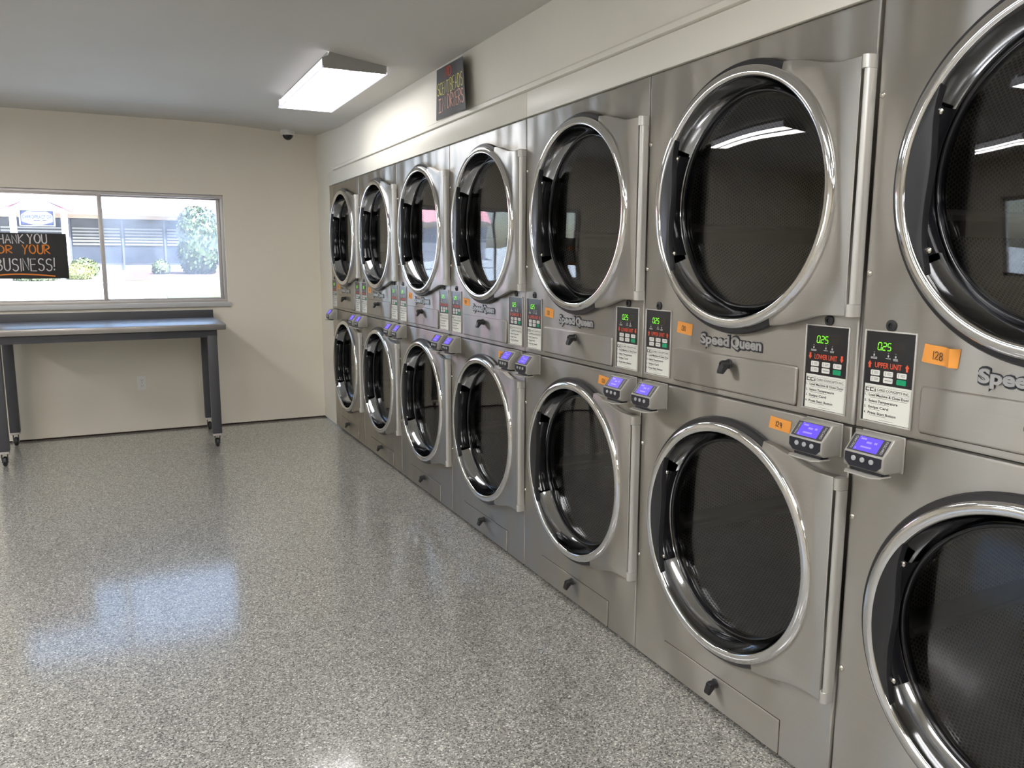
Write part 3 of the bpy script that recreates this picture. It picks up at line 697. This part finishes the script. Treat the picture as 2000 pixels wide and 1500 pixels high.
dryer = make_dryer()
UP = ['140', '138', '136', '134', '132', '130', '128']; LO = [None, '137', '135', '133', '131', '129', None]
LAB = ['stainless steel stacked dryer against the far corner, first and smallest of the row',
       'stainless steel stacked dryer second from the far corner, next to the first',
       'stainless steel stacked dryer third from the far corner, its upper door mirroring the window',
       'stainless steel stacked dryer fourth from the far corner, bluish panels',
       'stainless steel stacked dryer fifth from the far corner, left of the one taped 130',
       'stainless steel stacked dryer with orange tapes numbered 130 above and 129 below',
       'stainless steel stacked dryer with orange tape 128, nearest, cut off by the right edge']
for i in range(7):
    d = dryer if i == 0 else copy_tree(dryer, None, ('number_tape',))
    d.location = (0, Y0 - (i + .5) * DW - (.004 if i == 6 else 0), 0)
    tag(d, LAB[i], 'dryer', 'row of stacked dryers')
    DR = d
    if i != 6: number_tape(d, UP[i], .172 + .004 * (i % 3), .250 + .004 * (i % 2), 1.163 + .004 * (i % 2), 1.200 + .003 * (i % 2), .006)
    else: number_tape(d, UP[i], .166, .252, 1.172, 1.213, .006, .016)
    if LO[i]: number_tape(d, LO[i], .598, .676, .9385, .972, .004)
# ------------------------------------------------------------------ things in the room
I3 = lambda a, b, d: (a, d, b)
# wheeled metal work table under the window
tb = empty('work_table', (-1.685, 6.55, 0)); tag(tb, 'dark grey metal work table with galvanised top on casters under the window', 'table')
def tpart(mb, name, par=None): o = mb.build(name, par or tb); o.location = -Vector(tb.location) if par is None else (0, 0, 0); return o
mb = MB(); mb.box((-2.475, 6.15, .883), (-.898, 6.93, .926), 'benchtop', .004); tpart(mb, 'tabletop')
mb = MB(); mb.box((-2.475, 6.93, .85), (-.905, 6.955, .985), 'slate', .003); tpart(mb, 'backsplash')
mb = MB(); mb.box((-2.42, 6.185, .828), (-.958, 6.215, .883), 'slate', .002); mb.box((-.99, 6.215, .828), (-.958, 6.90, .883), 'slate', .002); mb.box((-2.42, 6.215, .828), (-2.388, 6.90, .883), 'slate', .002); mb.box((-2.42, 6.885, .828), (-.958, 6.915, .883), 'slate', .002); tpart(mb, 'apron')
for lx, ly in ((-2.353, 6.215), (-.993, 6.215), (-2.353, 6.885), (-.983, 6.885)):
    mb = MB(); mb.box((lx - .033, ly - .033, .105), (lx + .033, ly + .033, .84), 'slate', .003); lg = tpart(mb, 'leg')
    mb = MB(); mb.box((lx - .030, ly - .030, .088), (lx + .030, ly + .030, .1045), 'winframe', .002)
    for sx in (-1, 1): mb.prism([(ly - .022, .09), (ly + .022, .09), (ly + .012, .025), (ly - .004, .025)], lx + sx * .017 - .002, lx + sx * .017 + .002, 'black', lambda a, b, d: (d, a, b))
    c = mb.build('caster_fork', lg)
    mb = MB(); mb.lathe([(.0001, -.013), (.024, -.013), (.032, -.009), (.034, 0), (.032, .009), (.024, .013), (.0001, .013)], 'rubber', 'x', (lx, ly + .003, .034), 28)
    mb.lathe([(.0001, -.021), (.008, -.021), (.008, .021), (.0001, .021)], 'screw', 'x', (lx, ly + .003, .034), 12); mb.build('caster_wheel', lg)
# power outlet
ol = empty('power_outlet', (-1.468, YB, .405)); tag(ol, 'white double power outlet on the wall below the work table', 'outlet')
mb = MB(); mb.prism(rrect(-1.503, -1.433, .348, .462, .006), YB - .0001, YB - .006, 'plate', I3, .002, 2); o = mb.build('cover_plate', ol); o.location = -Vector(ol.location); cpl = o
for zc in (.383, .427):
    mb = MB(); mb.prism(rrect(-1.485, -1.451, zc - .014, zc + .014, .010), YB - .005, YB - .0075, 'plate', I3, .0008, 1)
    for sx in (-.007, .007): mb.box((-1.468 + sx - .001, YB - .0079, zc - .003), (-1.468 + sx + .001, YB - .0074, zc + .006), 'black')
    mb.lathe([(.0026, 0), (.0001, 0)], 'black', 'y', (-1.468, YB - .0078, zc - .008), 10); mb.build('socket', cpl)
mb = MB(); mb.lathe([(.003, 0), (.0001, -.001)], 'screw', 'y', (-1.468, YB - .0062, .405), 10); mb.build('plate_screw', cpl)
# security camera on the ceiling
zc = ceil_z(-.265, 6.85); cd = empty('security_camera', (-.265, 6.85, zc)); tag(cd, 'white dome security camera on the ceiling by the far corner', 'camera')
mb = MB(); mb.lathe([(.0001, 0), (.056, 0), (.057, -.012), (.053, -.034), (.044, -.040), (.041, -.036)], 'domew', 'z', n=36); mb.build('camera_base', cd)
mb = MB(); mb.lathe([(.042 * cos(radians(a)), -.034 - .044 * sin(radians(a))) for a in range(0, 90, 9)] + [(.0001, -.078)], 'smoke', 'z', n=32); mb.build('camera_dome', cd)
# dark paper sign over the dryers, right edge curling away from the wall
def poster_pt(u, v, d=0.0):
    y = (4.149 - .016 * v) * (1 - u) + (3.742 + .035 * v) * u; z = 2.129 + (2.383 - 2.129) * v - .004 * u
    x = -.004 - .004 * sin(pi * u) - (.045 * max(0, (u - .70) / .30) ** 2)
    y -= y * (-x) / 1.583; z += (1.389 - z) * (-x) / 1.583      # the curled end also reaches further along the wall
    return (x - d, y, z)
mb = MB(); N = 24; vs = [poster_pt(i / N, j / 4) for j in range(5) for i in range(N + 1)] + [poster_pt(i / N, j / 4, -.0006) for j in range(5) for i in range(N + 1)]
q = 5 * (N + 1); mb.add(vs, [[j * (N + 1) + i, j * (N + 1) + i + 1, (j + 1) * (N + 1) + i + 1, (j + 1) * (N + 1) + i] for j in range(4) for i in range(N)], 'poster')
mb.add(vs[q:], [[j * (N + 1) + i, (j + 1) * (N + 1) + i, (j + 1) * (N + 1) + i + 1, j * (N + 1) + i + 1] for j in range(4) for i in range(N)], 'posterback')
pp = mb.build('paper_sign', None); tag(pp, 'dark paper sign with coloured hand lettering above the dryers, one edge curling', 'sign')
mb = MB(); pt = lambda a, b, d: poster_pt(a, b, .0012)
hand(mb, 'NO', 'chalkr', pt, .34, .57, .77, .95, .024)
hand(mb, 'SCENT', 'chalky', pt, .05, .48, .46, .70, .015, .05); hand(mb, 'BEADS', 'chalky', pt, .52, .955, .47, .73, .015, .05)
hand(mb, 'JN', 'chalkp', pt, .10, .33, .14, .40, .017); hand(mb, 'DRYERS', 'chalkp', pt, .42, .955, .15, .42, .016, .05)
mb.build('lettering', pp)
# blackboard hung in the window
mb = MB(); mb.box((-2.445, YB + .026, 1.243), (-1.922, YB + .033, 1.583), 'board', .002); bb = mb.build('chalkboard', None)
tag(bb, 'black thank-you board with chalk lettering hung in the left window pane', 'sign')
mb = MB(); wt = lambda a, b, d: (a, YB + .0252, b)
hand(mb, 'THANK', 'chalkw', wt, -2.405, -2.205, 1.508, 1.570, .0075); hand(mb, 'YOU', 'chalkw', wt, -2.175, -2.054, 1.508, 1.574, .0085)
hand(mb, 'FOR', 'chalko', wt, -2.42, -2.285, 1.434, 1.488, .0085); hand(mb, 'YOUR', 'chalko', wt, -2.215, -2.040, 1.430, 1.494, .009)
hand(mb, 'BUSINESS!', 'chalkw', wt, -2.395, -2.016, 1.305, 1.394, .008)
pts = [(-2.43 + .415 * i / 20, 1.262 + .016 * sin(pi * (i / 20) ** .8)) for i in range(21)]
for (a, b), (c, d) in zip(pts, pts[1:]): mb.add([wt(a, b - .005, 0), wt(c, d - .005, 0), wt(c, d + .005, 0), wt(a, b + .005, 0)], [[0, 1, 2, 3]], 'chalko')
mb.build('lettering', bb)

# ------------------------------------------------------------------ outside the window
def gz(y): return -.1 + .03 * (max(y, 7.2) - 7.2)
def outdoor_mat(name, c0, c1, scale, rough=.9):
    m, n, l = new_mat(name); b = n['Principled BSDF']; geo = n.new('ShaderNodeNewGeometry')
    nz = node(n, 'ShaderNodeTexNoise'); nz.inputs['Scale'].default_value = scale; nz.inputs['Detail'].default_value = 5; l.new(geo.outputs['Position'], nz.inputs['Vector'])
    mx = n.new('ShaderNodeMix'); mx.data_type = 'RGBA'; mr = node(n, 'ShaderNodeMapRange'); mr.inputs['From Min'].default_value = .35; mr.inputs['From Max'].default_value = .65; l.new(nz.outputs['Fac'], mr.inputs['Value'])
    l.new(mr.outputs[0], mx.inputs[0]); mx.inputs[6].default_value = (*c0, 1); mx.inputs[7].default_value = (*c1, 1); l.new(mx.outputs[2], b.inputs['Base Color']); b.inputs['Roughness'].default_value = rough; return m
M.update(
    concrete=outdoor_mat('pale_concrete', (.80, .80, .79), (.86, .86, .85), .8), grass=outdoor_mat('lawn_grass', (.046, .060, .013), (.088, .098, .030), 3.5), mulch=outdoor_mat('red_mulch', (.07, .029, .024), (.12, .06, .048), 5),
    leaf=outdoor_mat('leaf_dark', (.025, .047, .018), (.085, .105, .04), 6, .5), leafy=outdoor_mat('leaf_yellow_green', (.10, .11, .03), (.20, .19, .06), 6, .5), leafm=outdoor_mat('leaf_mid', (.05, .07, .025), (.115, .125, .048), 6, .5),
    bark=P('bark', (.07, .05, .035), .9), roof=P('red_metal_roof', (.72, .36, .37), .42, .1), fascia=P('beige_fascia', (.34, .29, .235), .7), fasciab=P('tan_board', (.30, .225, .155), .7), extglass=P('dark_shop_glass', (.030, .034, .045), .12, spec=.5),
    post=P('dark_post', (.06, .06, .075), .5), slat=P('white_slat', (.16, .155, .14), .6), extwall=P('grey_siding', (.16, .155, .17), .8), white=P('white_paint', (.74, .74, .74), .6), signwhite=P('dimmed_sign_white', (.22, .22, .225), .6), purple=P('lavender_trim', (.10, .062, .17), .6), navy=P('sign_navy', (.012, .014, .05), .5), curb=P('curb_dark_joint', (.11, .11, .12), .9))
def ground(name, pts, m, lift=0.0):
    mb = MB(); k = len(pts); mb.add([(x, y, gz(y) + lift) for x, y in pts] + [(x, y, gz(y) + lift - .06) for x, y in pts], [list(range(k)), list(range(k, 2 * k))[::-1]] + [[i, (i + 1) % k, (i + 1) % k + k, i + k][::-1] for i in range(k)], m)
    return struct(mb, name)
ground('pavement', [(-60, 7.2), (60, 7.2), (60, 80), (-60, 80)], 'concrete')
mb = MB(); mb.box((-60, -30, -.2), (60, 7.2, -.11), 'concrete'); struct(mb, 'forecourt')
ground('lawn', [(-.46, 21.5), (7, 20.5), (9, 29.2), (-.22, 28.9), (-.30, 27), (-.42, 24.5)], 'grass', .03)
ground('lawn_strip', [(-2.05, 29.6), (9, 30), (9, 32.2), (1.5, 31.6), (-2.05, 31.3)], 'grass', .03)
ground('curb', [(-12, 29.0), (9, 29.05), (9, 29.35), (-12, 29.3)], 'curb', .05)  # dark grey line along the curb
ground('mulch_bed', [(-2.05, 31.3), (1.5, 31.6), (9, 32.2), (9, 39.8), (-2.05, 39.8)], 'mulch', .04)
# neighbouring building
nb = empty('shop_building', (-2, 40, gz(40))); tag(nb, 'low shop building across the pavement with red metal roof and dark windows', 'building')
def npart(mb, name, par=None):
    o = mb.build(name, par or nb)
    if par is None: o.location = -Vector(nb.location)
    return o
mb = MB(); mb.box((-16, 40.1, gz(40) - .1), (9, 46, 3.3), 'extwall'); npart(mb, 'wall')
mb = MB(); mb.box((-16, 39.55, 3.16), (9, 40.1, 3.30), 'fasciab'); mb.box((-16, 39.45, 3.30), (9, 40.1, 3.40), 'fascia'); mb.box((-16, 39.38, 3.40), (9, 40.1, 3.50), 'fascia'); npart(mb, 'fascia')
mb = MB(); mb.prism([(39.3, 3.50), (39.3, 3.54), (46.5, 7.1), (46.5, 3.5)], -16.3, 9.3, 'roof', lambda a, b, d: (d, a, b))
x = -16.2
while x < 9.3: mb.prism([(39.28, 3.54), (39.28, 3.575), (46.5, 7.145), (46.5, 7.1)], x, x + .035, 'roof', lambda a, b, d: (d, a, b)); x += .235
npart(mb, 'roof')
xs = [-8.0, -6.0, -3.36, -1.30, .43, 2.3, 4.2, 6.2]
for a, b in zip(xs, xs[1:]):
    mb = MB(); mb.box((a + .04, 40.04, gz(40) + .35), (b - .04, 40.11, 3.14), 'extglass'); g = npart(mb, 'window')
    mb = MB()
    for k in range(6): mb.box((a + .10, 39.99, 2.02 + k * .135), (b - .10, 40.035, 2.085 + k * .135), 'slat')
    if a < 2: mb.build('blind', g)
    mb = MB(); mb.box((a - .04, 39.98, gz(40)), (a + .04, 40.12, 3.16), 'post'); npart(mb, 'window_post')
gy = 38.6; K = lambda x, z: (-1.583 + (x + 1.583) * gy / 40, 1.389 + (z - 1.389) * gy / 40)
ap = K(-4.565, 4.127); gr = K(-3.15, 3.50); gl = (2 * ap[0] - gr[0], gr[1])
mb = MB(); mb.prism([(gl[0] + .1, gl[1] - .12), (gr[0] - .1, gr[1] - .12), (ap[0], ap[1] - .06)], gy + .05, gy + .12, 'white', I3); gable = npart(mb, 'gable')
mb = MB()
for e in (gl, gr):
    t = .085; mb.prism([(ap[0], ap[1]), (e[0], e[1]), (e[0], e[1] - t), (ap[0], ap[1] - t)], gy - .02, gy + .06, 'purple', I3)
    mb.prism([(ap[0], ap[1]), (e[0], e[1]), (e[0], e[1] - .03), (ap[0], ap[1] - .03)], gy, 41, 'roof', I3)
mb.build('gable_trim', gable)
for px in (-5.44, -3.53):
    c = K(px, 0)[0]; mb = MB(); mb.box((c - .12, gy + .03, gz(gy) - .05), (c + .12, gy + .17, gr[1] - .10), 'white'); npart(mb, 'porch_post')
# sign under the gable
sy = gy - .06; a = K(-5.20, 3.47); b = K(-3.87, 2.79)
sg = empty('shop_sign', ((a[0] + b[0]) / 2, sy, b[1])); tag(sg, 'white CHIROPRACTOR sign with navy corners between white porch posts', 'sign')
sp = lambda mb, n: setattr(mb.build(n, sg), 'location', -Vector(sg.location))
mb = MB(); mb.box((a[0], sy, b[1]), (b[0], sy + .05, a[1]), 'signwhite'); sp(mb, 'sign_board')  # board colour darkened against the strong sun, keeps the lettering readable
mb = MB(); w_, h_ = b[0] - a[0], a[1] - b[1]; fx = lambda u: a[0] + w_ * u; fz = lambda v: b[1] + h_ * v; y1 = sy - .006
for u0, u1, v0, v1 in ((.04, .96, .90, .94), (.04, .96, .06, .10), (.04, .07, .06, .94), (.93, .96, .06, .94)): mb.box((fx(u0), y1, fz(v0)), (fx(u1), sy, fz(v1)), 'navy')
for tri in (((.06, .93), (.06, .68), (.24, .93)), ((.94, .93), (.76, .93), (.94, .68)), ((.06, .07), (.38, .07), (.06, .28)), ((.94, .07), (.94, .28), (.62, .07))): mb.add([(fx(u), y1, fz(v)) for u, v in tri], [[0, 1, 2]], 'navy')
put_text(mb, 'CHIROPRACTOR', 'navy', lambda p, q, d: (p, y1, q), fx(.085), fx(.915), fz(.46), fz(.68), .03)
for u0, u1 in ((.24, .28), (.40, .58), (.64, .76)): mb.box((fx(u0), y1, fz(.33)), (fx(u1), sy, fz(.38)), 'navy')
sp(mb, 'sign_lettering')
def shrub(name, lab, x, y, rx, rz, zc_, leaf, n, group, ry=None, power=2.0, size=.09):
    root = empty(name, (x, y, gz(y))); tag(root, lab, 'shrub', group); ry = ry or rx; rnd = random.Random(int(x * 100) + int(y * 10))
    core = MB(); bm = bmesh.new(); bmesh.ops.create_icosphere(bm, subdivisions=3, radius=1)
    for v in bm.verts:
        k = .93 + .07 * sin(7 * v.co.x + 3 * v.co.z) * cos(5 * v.co.y + 4 * v.co.z); c = v.co; e = 2 / power
        v.co = Vector((rx * k * math.copysign(abs(c.x) ** e, c.x), ry * k * math.copysign(abs(c.y) ** e, c.y), zc_ + rz * k * math.copysign(abs(c.z) ** e, c.z)))
    core.bm(bm, leaf)
    for i in range(n):
        d = Vector((rnd.gauss(0, 1), rnd.gauss(0, 1), rnd.gauss(0, 1))).normalized(); e = 2 / power; k = rnd.uniform(.90, 1.06)
        p = Vector((rx * k * math.copysign(abs(d.x) ** e, d.x), ry * k * math.copysign(abs(d.y) ** e, d.y), zc_ + rz * k * math.copysign(abs(d.z) ** e, d.z)))
        a_ = Vector((rnd.gauss(0, 1), rnd.gauss(0, 1), rnd.gauss(0, 1))).normalized(); nn = (d + a_ * .8).normalized(); t1 = nn.cross(Vector((.3, .5, 1))).normalized(); t2 = nn.cross(t1); s_ = size * rnd.uniform(.6, 1.3)
        core.add([p - t1 * s_ * .5, p + t2 * s_ * .8 - t1 * .0, p + t1 * s_ * .5, p - t2 * s_ * .8], [[0, 1, 2, 3]], leaf)
    core.build('foliage', root)
    mb = MB(); mb.tube([(0, 0, -.05), (0, 0, zc_)], .06, 'bark'); mb.build('stem', root)
def K2(x, y): return -1.583 + (x + 1.583) * y / 36
shrub('tall_shrub', 'tall rounded evergreen shrub at the right side of the window view', 1.50, 36, .80, 1.42, 1.36, 'leaf', 2600, None, power=2.7, size=.10)
shrub('round_shrub', 'small clipped round shrub on the red mulch', .01, 36, .34, .36, .26, 'leafm', 700, 'round shrubs outside', size=.06)
shrub('round_shrub', 'pale round shrub behind the yellow one, beside the chalk board', K2(-2.78, 35), 35, .52, .42, .28, 'leafm', 900, 'round shrubs outside', size=.07)
shrub('round_shrub', 'low yellow-green shrub in front of the pale round one', K2(-2.98, 33), 33, .50, .33, .24, 'leafy', 900, 'round shrubs outside', size=.07)
shrub('round_shrub', 'low shrub just below the chalk board at the left edge', K2(-4.45, 32.5), 32.5, .75, .22, .12, 'leafm', 900, 'round shrubs outside', size=.07)
